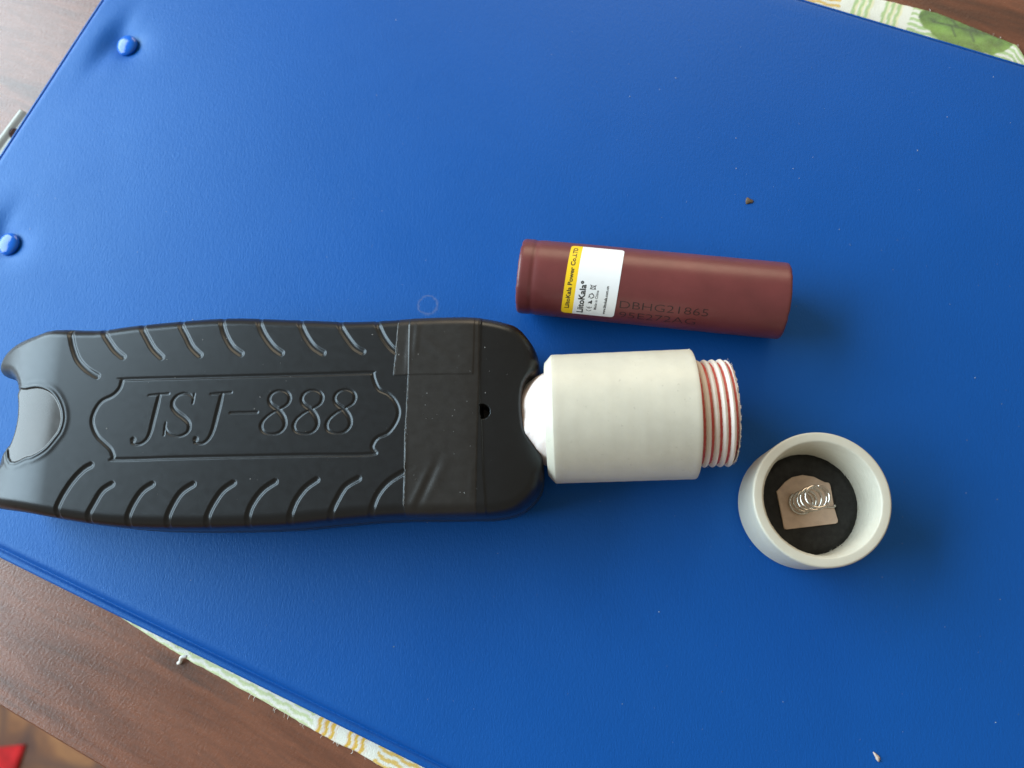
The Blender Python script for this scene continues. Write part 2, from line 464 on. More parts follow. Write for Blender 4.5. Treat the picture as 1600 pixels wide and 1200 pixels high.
def wood():
    m = Mat('wood_laminate', (0.1, 0.05, 0.03), 0.36, spec=0.65)
    al = m.map(m.co, rot=(0, 0, math.radians(25.6)))
    g = m.map(al, (0.012, 0.085, 0.05))
    n = m.noise(1.0, 6, 0.6, g, 0.9)
    fine = m.noise(1.0, 4, 0.7, m.map(al, (0.25, 1.0, 0.5)))
    c = m.ramp(n, [(0.28, (0.065, 0.034, 0.024)), (0.44, (0.15, 0.056, 0.031)), (0.56, (0.20, 0.076, 0.042)), (0.72, (0.090, 0.044, 0.031))])
    c = m.mix(m.math('MULTIPLY', m.ramp(fine, [(0.45, (0, 0, 0)), (0.7, (1, 1, 1))]), 0.28), c, (0.045, 0.025, 0.018))
    m.base(c)
    m.roughness(0.22, 0.34, fine)
    m.bump(m.noise(1.0, 3, 0.6, m.map(m.map(m.co, rot=(0, 0, -0.9)), (1.1, 1.9, 1))), 0.42, 0.14)
    return m.m
M['wood'] = wood()

def lino():
    m = Mat('floor_lino', (0.3, 0.12, 0.04), 0.5)
    n = m.noise(0.022, 4, 0.55, dist=0.6)
    v = m.voronoi(0.0065, feature='DISTANCE_TO_EDGE')
    c = m.ramp(n, [(0.3, (0.07, 0.020, 0.005)), (0.5, (0.20, 0.070, 0.014)), (0.7, (0.33, 0.14, 0.035))])
    m.base(m.mix(m.ramp(v, [(0.0, (1, 1, 1)), (0.06, (0, 0, 0))]), c, (0.10, 0.035, 0.012)))
    return m.m
M['lino'] = lino()
M['rug'] = plastic('red_rug', (0.50, 0.012, 0.016), 0.85, 0.3, 0.5, scale=0.05)

def cloth():
    m = Mat('printed_cotton', (0.8, 0.8, 0.7), 0.85, spec=0.2)
    a = m.node('ShaderNodeAttribute', attribute_name='print')
    weave = m.noise(3.2, 2)
    m.base(m.mix(m.math('MULTIPLY', weave, 0.22), a.outputs['Color'], (0.75, 0.74, 0.66)))
    m.bump(weave, 0.7, 0.15)
    return m.m
M['cloth'] = cloth()

# ------------------------------------------------------------------ the setting: floor, table
TZ = -5.5                                                # table surface (the top of the blue cover is z = 0)
def slab(name, poly, z0, z1, mat, parent=None, bevel=0.0):
    P = np.asarray(poly, float)
    n = len(P)
    c = P.mean(0)
    rings = [(z0, 0.0), (z1 - bevel, 0.0)] + ([(z1 - 0.3 * bevel, 0.3 * bevel), (z1, bevel)] if bevel else [(z1, 0.0)])
    if not bevel: rings = [(z0, 0.0), (z1, 0.0)]
    V = []
    for z, off in rings:
        for p in P:
            d = (c - p) / np.linalg.norm(c - p)
            V.append((p[0] + d[0] * off, p[1] + d[1] * off, z))
    F = []
    for k in range(len(rings) - 1):
        for i in range(n):
            j = (i + 1) % n
            F.append((k * n + i, k * n + j, (k + 1) * n + j, (k + 1) * n + i))
    F.append(tuple(range(n - 1, -1, -1)))
    F.append(tuple((len(rings) - 1) * n + i for i in range(n)))
    return obj(name, V, F, mat, parent, smooth=False)

tag(obj('floor', [(-2500, -2500, -750), (1500, -2500, -750), (1500, 1500, -750), (-2500, 1500, -750)], [(0, 1, 2, 3)], M['lino'], smooth=False), kind='structure')
ta = math.radians(-25.64)
tu = np.array([math.cos(ta), math.sin(ta)]); tv = np.array([-math.sin(ta), math.cos(ta)])
te = np.array([-112.8, -84.9])
tb = [te - 330 * tu, te + 620 * tu, te + 620 * tu + 560 * tv, te - 330 * tu + 560 * tv]
tag(slab('tabletop', tb, TZ - 22, TZ, M['wood'], bevel=1.2), kind='structure')

# red rug corner on the floor, beyond the table's edge
g_pts = []
for i in range(15):
    for j in range(11):
        x = -700 + 6.2 * i - 2.5 * j; y = -235 - 14 * j + 0.7 * i
        g_pts.append((x, y, -750 + 6 + 1.2 * math.sin(i * 1.3) * math.cos(j * 0.9)))
RV = np.array(g_pts)
ii = np.arange(15 * 11).reshape(15, 11)
RF = [(ii[i, j], ii[i + 1, j], ii[i + 1, j + 1], ii[i, j + 1]) for i in range(14) for j in range(10)]
ring = [ii[i, 0] for i in range(15)] + [ii[14, j] for j in range(1, 11)] + [ii[i, 10] for i in range(13, -1, -1)] + [ii[0, j] for j in range(9, 0, -1)]
base = len(RV)
RV = np.vstack([RV, [(RV[k][0], RV[k][1], -750 + 0.3) for k in ring]])
for k in range(len(ring)):
    k2 = (k + 1) % len(ring)
    RF.append((ring[k2], ring[k], base + k, base + k2))
tag(obj('rug', RV, RF, M['rug']), 'red rug corner on the brown floor below the table edge', 'rug')

# ------------------------------------------------------------------ printed kitchen towel under the binder
def towel():
    a = math.radians(-22.4)
    u = np.array([math.cos(a), math.sin(a)]); v = np.array([-math.sin(a), math.cos(a)])
    A = np.array([136.5, 98.8])                         # far right corner
    ca = np.array([A @ u, A @ v])
    # low edge passes (-77.4,-68.3) and (-33.7,-89.0); high edge passes (106.6,110.6) and A
    def low(U):
        p0 = np.array([-77.4, -68.3]); p1 = np.array([-33.7, -89.0])
        q0 = np.array([p0 @ u, p0 @ v]); q1 = np.array([p1 @ u, p1 @ v])
        return q0[1] + (U - q0[0]) * (q1[1] - q0[1]) / (q1[0] - q0[0])
    def high(U):
        p0 = np.array([106.6, 110.6]); p1 = np.array([128.6, 103.0])
        q0 = np.array([p0 @ u, p0 @ v]); q1 = np.array([p1 @ u, p1 @ v])
        return q0[1] + (U - q0[0]) * (q1[1] - q0[1]) / (q1[0] - q0[0]) - 0.03 * np.clip(U - 62, 0, 99) ** 1.5
    U = np.arange(-100, ca[0] + 14, 0.35)
    lo = low(U); hi = high(U)
    wv = lambda q, sd: 0.5 * value_noise(q, q * 0, 7.0, sd) + 0.14 * value_noise(q, q * 0, 1.1, sd + 1)
    u0 = float(np.array([-77.4, -68.3]) @ u)
    lo = lo + np.clip(u0 - U, 0, 60) * 0.05 + wv(U, 31)
    hi = hi + wv(U, 33)
    hi = np.minimum(hi, ca[1] - (U - ca[0]) * 1.0)
    # rows: fine at the two visible borders, coarse under the binder
    t = np.concatenate([np.arange(0, 26, 0.35), np.linspace(26, 1000, 8)[1:-1]])
    W = (hi - lo)
    rows = []
    for k, d in enumerate(np.arange(0, 26, 0.35)): rows.append(lo + d)
    for f in np.linspace(0.15, 0.85, 6): rows.append(lo + 26 + (W - 52) * f)
    for d in np.arange(26, -0.01, -0.35): rows.append(hi - d)
    VV = np.stack(rows, 0)
    UU = np.repeat(U[None, :], VV.shape[0], 0)
    edge = np.minimum(VV - lo, hi - VV)
    # printed pattern
    white = np.array([0.80, 0.80, 0.70]); yel = np.array([0.70, 0.42, 0.012]); pal = np.array([0.80, 0.72, 0.30])
    grn = np.array([0.24, 0.46, 0.05]); pgr = np.array([0.50, 0.60, 0.26]); blu = np.array([0.45, 0.55, 0.50])
    C = np.ones(UU.shape + (3,)) * white
    def blend(mask, colr):
        C[:] = C * (1 - mask[..., None]) + colr * mask[..., None]
    wob = 0.35 * np.sin(VV * 1.7) + 0.2 * np.sin(VV * 0.6 + 1)
    lower = (VV - lo) < 60
    def stripes(coord, period, duty):
        s = 0.5 + 0.5 * np.cos(2 * PI * coord / period)
        return smooth_step(1 - duty - 0.15, 1 - duty + 0.15, s)
    def band(a, b, c): return ((c >= a) & (c < b)).astype(float)
    # low border (u of the marks taken along the edge)
    uu = UU + wob
    pu = lambda x, y: float(np.array([x, y]) @ u)
    y1, y2, y3, y4, ly = pu(-46.5, -82.2), pu(-42.6, -84.3), pu(-39.4, -85.6), pu(-35.5, -87.7), pu(-32.2, -88.2)
    L = lower.astype(float)
    for a0, b0 in ((y1, y2), (y3, y4)):
        blend(L * band(a0 - .3, b0 + .5, uu) * stripes(uu - a0 - .3, (b0 - a0 + .8) / 3.0, 0.55), yel)
        blend(L * band(a0 - .3, b0 + .5, uu) * stripes(uu - a0 + .3, (b0 - a0 + .8) / 3.0, 0.25) * 0.35, np.array([0.75, 0.35, 0.25]))
    vv = VV - lo + 0.25 * np.sin(UU * 1.3)
    blend(L * band(ly, 999, uu) * stripes(vv - 0.5, 1.7, 0.58) * 0.9, yel)
    blend(L * band(-999, y1 - 1.6, uu) * stripes(vv - 0.4, 1.6, 0.5) * 0.8, pgr)
    # high border
    Hh = 1.0 - L
    vh = hi - VV + 0.25 * np.sin(UU * 1.2)
    uh = UU + 0.3 * wob
    k2, g1, g2, g3, g4, lf = pu(93.2, 111), pu(96.0, 109.1), pu(101.0, 107.1), pu(103.8, 106.5), pu(108.4, 104.2), pu(113.0, 103.5)
    blend(Hh * band(-999, k2, uh) * stripes(vh - 0.3, 1.9, 0.5) * 0.85, yel)
    for a0, b0 in ((g1, g2), (g3, g4)):
        blend(Hh * band(a0, b0, uh) * stripes(uh - a0 - .5, (b0 - a0) / 3.0, 0.52) * 0.7, grn)
        blend(Hh * band(a0, b0, uh) * stripes(uh - a0 - 1.2, (b0 - a0) / 3.0, 0.3) * 0.5, pal)
    blend(Hh * band(lf - 2.2, 999, uh) * stripes(vh - 0.8, 1.8, 0.55) * 0.7, grn)
    # leaf print
    lc = np.array([pu(125.5, 99.8), float(np.array([125.5, 99.8]) @ v)])
    du, dv = UU - lc[0], VV - lc[1]
    prof = 6.6 * np.clip(1 - (du / 13.0) ** 2, 0, 1) ** 0.6 + 0.35 * np.sin(du * 0.9) + 0.2 * np.sin(du * 2.3 + 1)
    leaf = smooth_step(-0.2, 0.3, prof - np.abs(dv + 0.05 * du)) * (np.abs(du) < 12.9)
    n = value_noise(UU, VV, 2.3, 5) + 0.5 * value_noise(UU, VV, 0.9, 6)
    lcol = np.array([0.10, 0.20, 0.024])[None, None] * (1 + 0.9 * n[..., None]) + np.clip(-dv / 9, 0, 0.3)[..., None] * np.array([0.25, 0.3, 0.05])
    m = (Hh * leaf)[..., None]
    C[:] = C * (1 - m) + np.clip(lcol, 0.01, 1) * m
    vein = np.zeros_like(UU)
    for (x0, y0, x1, y1_) in ((-9, -0.3, 9, 0.6), (-2, 0, -6, 3), (2, 0.2, -1, 3.6), (4, 0.3, 7, 3), (1, 0.2, 3, -3), (-4, -.1, -2, -3)):
        d, _, _ = seg_dist(du, dv, [(x0, y0), (x1, y1_)], closed=False)
        vein = np.maximum(vein, 1 - smooth_step(0.12, 0.45, d))
    blend(Hh * leaf * vein * 0.75, np.array([0.035, 0.06, 0.012]))
    X = UU * u[0] + VV * v[0]; Y = UU * u[1] + VV * v[1]
    Z = TZ + 1.1 * smooth_step(-0.05, 0.5, edge) + 0.08 + 0.18 * value_noise(UU, VV, 3.0, 9) * (edge > 0.3)
    nr, nc = X.shape
    idx = np.arange(nr * nc).reshape(nr, nc)
    F = np.stack([idx[:-1, :-1], idx[:-1, 1:], idx[1:, 1:], idx[1:, :-1]], -1).reshape(-1, 4)
    V = np.stack([X, Y, Z], -1).reshape(-1, 3)
    o = empty('kitchen_towel', (0, 0, 0), 0, 'white cotton kitchen towel with yellow and green stripes and leaf print, under the blue binder', 'towel')
    c = obj('cloth', V, F, M['cloth'], o)
    at = c.data.color_attributes.new('print', 'FLOAT_COLOR', 'POINT')
    buf = np.ones((nr * nc, 4), np.float32); buf[:, :3] = np.clip(C, 0, 1).reshape(-1, 3)
    at.data.foreach_set('color', buf.ravel())
    # frayed hem threads
    fr = random.Random(8)
    V2, F2 = [], []
    def thr(p, q, r):
        m_ = (np.array(p) + np.array(q)) / 2 + np.array([fr.uniform(-.3, .3), fr.uniform(-.3, .3), 0.15])
        vv_, ff_ = tube_path(spline([p, m_, q], 3), r, 5)
        b = len(V2)
        V2.extend(vv_.tolist()); F2.extend([tuple(b + i for i in f) for f in ff_])
    for k in range(70):
        ux = fr.uniform(-30, 75); e = float(low(ux)) if k % 3 else float(high(ux + 40))
        ux = ux if k % 3 else ux + 40
        sgn = -1 if k % 3 else 1
        p = u * ux + v * (e - sgn * .4); q = p + v * sgn * fr.uniform(.7, 1.5) + u * fr.uniform(-.5, .5)
        thr((p[0], p[1], TZ + .7), (q[0], q[1], TZ + .15), fr.uniform(.03, .06))
    f = obj('hem_fringe', V2, F2, M['lint'], o)
    tag(f, kind='stuff')
    vv_, ff_ = tube_path(spline([(-80.0, -66.0, TZ + .9), (-81.3, -66.3, TZ + 1.1), (-81.7, -67.4, TZ + .7), (-82.4, -67.7, TZ + .5)], 4), [.45] * 12 + [.38], 8)
    obj('loose_thread', vv_, ff_, M['lint'], o)
towel()

# ------------------------------------------------------------------ blue ring binder
binder = empty('ring_binder', (0, 0, 0), 0, 'blue vinyl ring binder lying flat under all the parts, two blue rivets at its left', 'binder')
ba = math.radians(-23.3)
bu = np.array([math.cos(ba), math.sin(ba)]); bv = np.array([-math.sin(ba), math.cos(ba)])
V_LO, V_HI, U_LO, U_HI = -90.3, 133.0, -164.3, 168.0
RIV = [(-113.9, 105.2), (-140.5, 42.9)]
def cover():
    ed = np.array([0, .12, .35, .8, 1.3, 1.65, 1.9, 2.1, 2.35, 2.8, 3.4, 4.2, 5.2])
    uin = np.concatenate([U_LO + ed * 0.55, np.arange(U_LO + 3.5, U_HI - 6, 1.0), U_HI - ed[::-1]])
    vin = np.concatenate([V_LO + ed, np.arange(V_LO + 6, V_HI - 6, 1.0), V_HI - ed[::-1] * 0.45])
    UU, VV = np.meshgrid(uin, vin)
    prof_x = np.array([0, .12, .35, .8, 1.3, 1.65, 1.9, 2.1, 2.35, 2.8, 3.4, 4.2, 5.2, 900])
    prof_z = np.array([-1.75, -1.25, -1.0, -0.88, -0.95, -1.15, -1.45, -1.5, -1.25, -0.62, -0.22, -0.06, 0, 0])
    e = np.minimum(np.minimum((UU - U_LO) / 0.55, (U_HI - UU)), np.minimum(VV - V_LO, (V_HI - VV) / 0.45))
    Z = np.interp(e, prof_x, prof_z)
    UX = UU + 0.028 * VV * np.clip((-60 - UU) / 100, 0, 1)
    X = UX * bu[0] + VV * bv[0]; Y = UX * bu[1] + VV * bv[1]
    ins = np.clip(e / 8, 0, 1)
    Z = Z + ins * (0.30 * value_noise(X, Y, 57, 1) + 0.035 * value_noise(X, Y, 13, 2))
    for rx, ry in RIV:
        dx, dy = X - rx, Y - ry
        r = np.hypot(dx, dy)
        Z -= 0.9 * np.exp(-(r / 6.2) ** 2) + 0.45 * np.exp(-(r / 3.9) ** 4)
        # crease beside the rivet, running up to the right
        a = math.radians(62)
        s = (dx + 4.6) * math.cos(a) + (dy - 1.0) * math.sin(a); q = -(dx + 4.6) * math.sin(a) + (dy - 1.0) * math.cos(a)
        Z -= 0.75 * np.exp(-(s / 8.5) ** 2 - (q / 2.8) ** 2)
        Z += 0.30 * np.exp(-(s / 12) ** 2 - ((q - 6.0) / 4.0) ** 2)
    nr, nc = X.shape
    idx = np.arange(nr * nc).reshape(nr, nc)
    F = np.stack([idx[:-1, :-1], idx[:-1, 1:], idx[1:, 1:], idx[1:, :-1]], -1).reshape(-1, 4)
    V = np.stack([X, Y, Z], -1).reshape(-1, 3)
    rim = np.concatenate([idx[0, :], idx[1:, -1], idx[-1, -2::-1], idx[-2:0:-1, 0]])
    b = len(V)
    low = V[rim].copy(); low[:, 2] = -3.9
    V = np.vstack([V, low])
    n = len(rim); k = np.arange(n); k2 = (k + 1) % n
    F = np.vstack([F, np.stack([rim[k2], rim[k], b + k, b + k2], -1)])
    return obj('cover', V, F, M['vinyl'], binder)
cover()
for rx, ry in RIV:
    pr = [(-2.2, 2.65), (-0.72, 2.72), (-0.55, 3.1), (-0.30, 3.2), (0.05, 3.12), (0.42, 2.75), (0.72, 2.1), (0.9, 1.2), (0.98, 0.5), (1.0, 0.02)]
    pr = spline(pr, 3)
    v_, f_ = lathe(pr, 40, 'z')
    o = obj('rivet', v_, f_, M['rivet'], binder)
    o.location = (rx * S, ry * S, -0.35 * S)
    o.rotation_euler = (0.06, -0.1, 0)

def clip_strip():
    """metal strip with a round notch, poking out from under the cover's left edge"""
    a = math.radians(61.3)
    d = np.array([math.cos(a), math.sin(a)]); n = np.array([-math.sin(a), math.cos(a)])     # n points away from the binder
    end = np.array([-147.2, 88.2])
    ts = np.arange(-32, 0.01, 0.2); ns = np.arange(0.0, 5.01, 0.2)
    T, N = np.meshgrid(ts, ns)
    Z = np.interp(N, [0, 0.3, 0.9, 1.6, 2.6, 5.0], [-4.75, -4.45, -4.38, -4.55, -5.0, -5.15])
    inh = np.hypot(T + 7.2, N - 3.3) < 1.7
    X = end[0] + T * d[0] - N * n[0]; Y = end[1] + T * d[1] - N * n[1]
    idx = np.arange(T.size).reshape(T.shape)
    keep = ~(inh[:-1, :-1] & inh[1:, 1:])
    F = np.stack([idx[:-1, :-1], idx[1:, :-1], idx[1:, 1:], idx[:-1, 1:]], -1)[keep]
    u, inv = np.unique(F, return_inverse=True)
    V = np.stack([X, Y, Z], -1).reshape(-1, 3)[u]
    o = obj('clip_strip', V, inv.reshape(-1, 4), M['clip'], binder)
    so = o.modifiers.new('thickness', 'SOLIDIFY'); so.thickness = 0.3 * S; so.offset = 0.0
clip_strip()

# ------------------------------------------------------------------ the black hand-held device with its white pipe
RZ = math.radians(1.25)
dev = empty('stun_gun', (7, -12, 0), RZ, 'black stun gun marked JSJ-888 with a white threaded pipe fixed in its end', 'stun gun')
ZT = 25.0
outline = spline(OUT, 3, True)
def z_top(x):
    l = np.clip((-109.5 - x) / 17.0, 0, 2.0)
    r = np.clip((x + 17.0) / 17.0, 0, 1.6)
    return ZT - 4.2 * l ** 2.0 - 3.6 * r ** 2.2
YC = 0.5 * (INLAY[1][1] + INLAY[10][1])
def tight(x, y):
    a = smooth_step(-10, -4.5, x) * (1 - smooth_step(9.5, 13.5, np.abs(y + 1.0)))
    b = (1 - smooth_step(-115, -110, x)) * (1 - smooth_step(6.5, 9.5, np.abs(y - YC)))
    return np.maximum(a, 0.8 * b)
def rnd_of(x, y): return 3.0 - 2.3 * tight(x, y)
def drop_of(x, y): return 4.2 - 3.2 * tight(x, y)
def body():
    h = 0.16
    o = np.asarray(outline)
    xs = np.arange(o[:, 0].min() - 1, o[:, 0].max() + 1, h)
    ys = np.arange(o[:, 1].min() - 1, o[:, 1].max() + 1, h)
    X, Y = np.meshgrid(xs, ys)
    inn = inside(X, Y, o)
    # distance only near the border
    d, bx, by = seg_dist(X, Y, o)
    d = np.where(inn, d, -d)
    t = np.clip(d / rnd_of(X, Y), 0, 1)
    rnd = np.sqrt(np.clip(1 - (1 - t) ** 2, 0, 1))
    Z = z_top(X) - drop_of(X, Y) * (1 - rnd)
    Z = Z - 0.0009 * (Y - 0.5) ** 2
    pid = np.zeros(X.shape, np.int32)
    eng = np.zeros(X.shape)
    def near(poly, pad):
        p = np.asarray(poly)
        x0, y0 = p[:, 0].min() - pad, p[:, 1].min() - pad; x1, y1 = p[:, 0].max() + pad, p[:, 1].max() + pad
        i0, i1 = np.searchsorted(ys, [y0, y1]); j0, j1 = np.searchsorted(xs, [x0, x1])
        return slice(i0, i1), slice(j0, j1)
    # nameplate and its border groove
    pl = spline(PLATE, 5, True)
    sl = near(pl, 2)
    dp, _, _ = seg_dist(X[sl], Y[sl], pl)
    ip = inside(X[sl], Y[sl], pl)
    sd = np.where(ip, dp, -dp)
    pid[sl][sd > 0] = 1
    gro = np.abs(sd - 0.42)
    eng[sl] = np.maximum(eng[sl], 0.25 * (1 - smooth_step(0.08, 0.58, gro)))
    pid[sl][gro < 0.5] = 2
    k = 10
    names = {1: 'nameplate', 2: 'nameplate_border'}
    for ch in LETTERS:
        for stq in ch:
            P = spline(stq, 6)
            sl = near(P, 1.5)
            dl, _, _ = seg_dist(X[sl], Y[sl], P, False, P[:, 2])
            eng[sl] = np.maximum(eng[sl], 0.28 * (1 - (1 - np.clip((0.06 - dl) / 0.44, 0, 1)) ** 2.0))
            pid[sl][dl < 0.06] = k
        names[k] = 'letter'
        k += 1
    for gq in GROOVES:
        P = spline(gq, 6)
        sl = near(P, 2)
        dl, _, _ = seg_dist(X[sl], Y[sl], P, False, np.full(len(P), 0.70))
        eng[sl] = np.maximum(eng[sl], 0.40 * (1 - (1 - np.clip((0.06 - dl) / 0.72, 0, 1)) ** 2.0))
        pid[sl][dl < 0.08] = k
        names[k] = 'grip_groove'
        k += 1
    # inlay at the front
    pl = spline(INLAY, 5, True)
    dp, _, _ = seg_dist(X, Y, pl)
    sd = np.where(inside(X, Y, pl), dp, -dp)
    Z += -0.22 * smooth_step(-0.15, 0.15, sd) + 0.18 * np.exp(-((sd + 0.45) / 0.28) ** 2) + 0.10 * np.exp(-((sd + 1.3) / 0.5) ** 2)
    pid[sd > 0] = 3; names[3] = 'front_inlay'
    # seam of the end cap
    sx = np.interp(-Y, [-p[1] for p in SEAM], [p[0] for p in SEAM])
    cap = X > sx
    pid[cap & (pid == 0)] = 4; names[4] = 'end_cap'
    Z -= 0.26 * smooth_step(-0.05, 0.22, X - sx)
    # tapes
    tp, pt = np.asarray(TAPE), np.asarray(PATCH)
    dt, _, _ = seg_dist(X, Y, tp); dt = np.where(inside(X, Y, tp), dt, -dt)
    dq, _, _ = seg_dist(X, Y, pt); dq = np.where(inside(X, Y, pt), dq, -dq)
    kt = smooth_step(-0.10, 0.10, dt); kq = smooth_step(-0.10, 0.10, dq)
    cover_ = np.maximum(kt, kq)
    eng = eng * (1 - 0.93 * cover_)
    # screw hole, half under the tape
    hx, hy = HOLE
    rh = np.hypot(X - hx - 0.15, Y - hy)
    hole = smooth_step(1.66, 1.44, rh) * (1 - cover_) * smooth_step(-0.05, 0.12, X - sx)
    wr = np.zeros_like(X)
    def ridge(x0, y0, x1, y1, w, a):
        nonlocal wr
        dd, cx, cy = seg_dist(X, Y, [(x0, y0), (x1, y1)], False)
        ll = math.hypot(x1 - x0, y1 - y0)
        tt = np.hypot(cx - x0, cy - y0) / ll
        wr += a * np.exp(-(dd / w) ** 2) * np.sin(np.clip(tt, 0.03, 0.97) * PI) ** 0.6
    tx0 = tp[:, 0].min(); ytop = Y.max()
    x638 = tp[1][0]
    ridge(x638 + .3, 21, x638 - .4, 8.0, 0.6, 0.09)                 # the patch lifts over the edge of the tape below
    ridge(x638 + 2.0, 21, x638 + 1.3, 13, 0.7, 0.10)
    ridge(x638 + 1.5, 19, x638 + 11, 10, 1.2, 0.05)
    ridge(x638 + 0.2, -21.5, x638 + 5.0, -11.5, 0.8, 0.14)
    ridge(x638 + 1.6, -21.5, x638 + 7.2, -9.5, 0.85, -0.14)
    ridge(x638 + 3.4, -20.5, x638 + 8.6, -10.5, 1.1, 0.08)
    ridge(x638 - 0.9, -22, x638 - 0.5, -4, 0.5, 0.10)
    ridge(x638 + 13.5, -20, x638 + 14.2, -12, 0.7, 0.06)
    wr += 0.03 * value_noise(X, Y, 2.4, 11) + 0.05 * value_noise(X, Y, 6.5, 12)
    Z = Z - eng + 0.13 * kt + 0.13 * kq + wr * cover_ - 4.5 * hole
    pid[dt > 0] = 5; names[5] = 'tape_wrap'
    pid[dq > 0] = 6; names[6] = 'tape_patch'
    pid[(hole > 0.06) & (cover_ < 0.5)] = 7; names[7] = 'screw_hole'
    Z = Z + 0.012 * value_noise(X, Y, 11, 13)
    # mesh
    nr, nc = X.shape
    cc = lambda A: 0.25 * (A[:-1, :-1] + A[:-1, 1:] + A[1:, 1:] + A[1:, :-1])
    keep = cc(d) > 0
    idx = np.arange(nr * nc).reshape(nr, nc)
    cells = np.stack([idx[:-1, :-1], idx[:-1, 1:], idx[1:, 1:], idx[1:, :-1]], -1)
    used_all = np.zeros(nr * nc, np.int32)
    F = cells[keep]
    np.add.at(used_all, F.ravel(), 1)
    bnd = (used_all > 0) & (used_all < 4)
    Xf, Yf, Zf = X.ravel().copy(), Y.ravel().copy(), Z.ravel().copy()
    Xf[bnd] = bx.ravel()[bnd]; Yf[bnd] = by.ravel()[bnd]
    Zf[bnd] = z_top(Xf[bnd]) - drop_of(Xf[bnd], Yf[bnd]) - 0.0009 * (Yf[bnd] - 0.5) ** 2
    V = np.stack([Xf, Yf, Zf], -1)
    fn = np.cross(V[F[:, 2]] - V[F[:, 0]], V[F[:, 3]] - V[F[:, 1]])
    VN = np.zeros_like(V)
    for c in range(4): np.add.at(VN, F[:, c], fn)
    # border vertices look straight out
    nb = np.stack([d * 0, d * 0, d * 0], -1).reshape(-1, 3)
    L = np.linalg.norm(VN, axis=1); L[L == 0] = 1
    VN /= L[:, None]
    fid = pid[:-1, :-1][keep]
    shell = plate = None
    order = [0, 1, 2, 3, 4, 5, 6, 7] + sorted(q for q in names if q >= 10)
    mats = {0: 'black', 1: 'black', 2: 'black', 3: 'inlay', 4: 'black', 5: 'tape', 6: 'tape', 7: 'hole'}
    for q in order:
        sel = F[fid == q]
        if not len(sel): continue
        u, inv = np.unique(sel, return_inverse=True)
        nm = 'shell' if q == 0 else names[q]
        par = dev
        if nm == 'letter' or q == 2: par = plate
        ob = obj(nm, V[u], inv.reshape(-1, 4), M[mats.get(q, 'black')], par, VN[u])
        if q == 1: plate = ob
    # thin glue-dust lines along the tape edges
    def line(pts, name, w=0.07):
        P = spline(pts, 12)
        jit = 0.03 * rng.standard_normal(len(P))
        px, py = P[:, 0] + jit, P[:, 1]
        i = np.clip(np.searchsorted(ys, py), 0, nr - 1); j = np.clip(np.searchsorted(xs, px), 0, nc - 1)
        z = np.maximum(Z[i, j], np.maximum(Z[i, np.clip(j + 1, 0, nc - 1)], Z[i, np.clip(j - 1, 0, nc - 1)]))
        v_, f_ = tube_path(np.stack([px, py, z + 0.0], -1), np.clip(w + 0.04 * rng.standard_normal(len(P)), 0.015, 0.14), 5)
        return v_, f_
    yl = lambda pts, lo, hi: [p for p in pts if lo < p[1] < hi]
    v_, f_ = line(yl(TAPE[1:7], -20.5, 21), 'tape_edge')
    obj('tape_edge', v_, f_, M['tape_edge'], dev)
    v_, f_ = line([PATCH[1], PATCH[2], PATCH[3]], 'tape_edge')
    obj('tape_edge', v_, f_, M['tape_edge'], dev)
    return Z, xs, ys
BZ, bxs, bys = body()

def lower_shell():
    o = np.asarray(outline)
    n = len(o)
    tang = np.roll(o, -1, 0) - np.roll(o, 1, 0)
    tang /= np.linalg.norm(tang, axis=1)[:, None]
    area = 0.5 * np.sum(o[:, 0] * np.roll(o[:, 1], -1) - np.roll(o[:, 0], -1) * o[:, 1])
    nrm = np.stack([-tang[:, 1], tang[:, 0]], -1) * (1 if area > 0 else -1)        # inward
    zt = z_top(o[:, 0]) - drop_of(o[:, 0], o[:, 1]) - 0.0009 * (o[:, 1] - 0.5) ** 2
    rings = [(None, 0.0), (14.0, 0.03), (12.75, 0.06), (12.6, 0.30), (12.4, 0.30), (12.25, 0.02), (7.0, 0.10), (4.0, 0.45), (2.0, 1.3), (0.9, 2.6), (0.4, 4.2)]
    V = []
    for z, off in rings:
        zz = zt if z is None else np.minimum(np.full(n, z), zt - (25 - z) * 0.02)
        V.append(np.stack([o[:, 0] + nrm[:, 0] * off, o[:, 1] + nrm[:, 1] * off, zz], -1))
    V = np.concatenate(V)
    F = []
    for k in range(len(rings) - 1):
        for i in range(n):
            j = (i + 1) % n
            F.append((k * n + i, (k + 1) * n + i, (k + 1) * n + j, k * n + j) if area > 0 else (k * n + i, k * n + j, (k + 1) * n + j, (k + 1) * n + i))
    F.append(tuple((len(rings) - 1) * n + i for i in (range(n - 1, -1, -1) if area > 0 else range(n))))
    auto_smooth(obj('lower_shell', V, F, M['black'], dev), 50)
lower_shell()

# small metal contact peeking out of the front notch
v_, f_ = tube_path([(-118.0, 1.2, 15.5), (-119.2, 1.3, 15.5), (-120.2, 1.3, 15.4)], [0.8, 0.75, 0.35], 10)
obj('contact_pin', v_, f_, M['nickel'], dev)

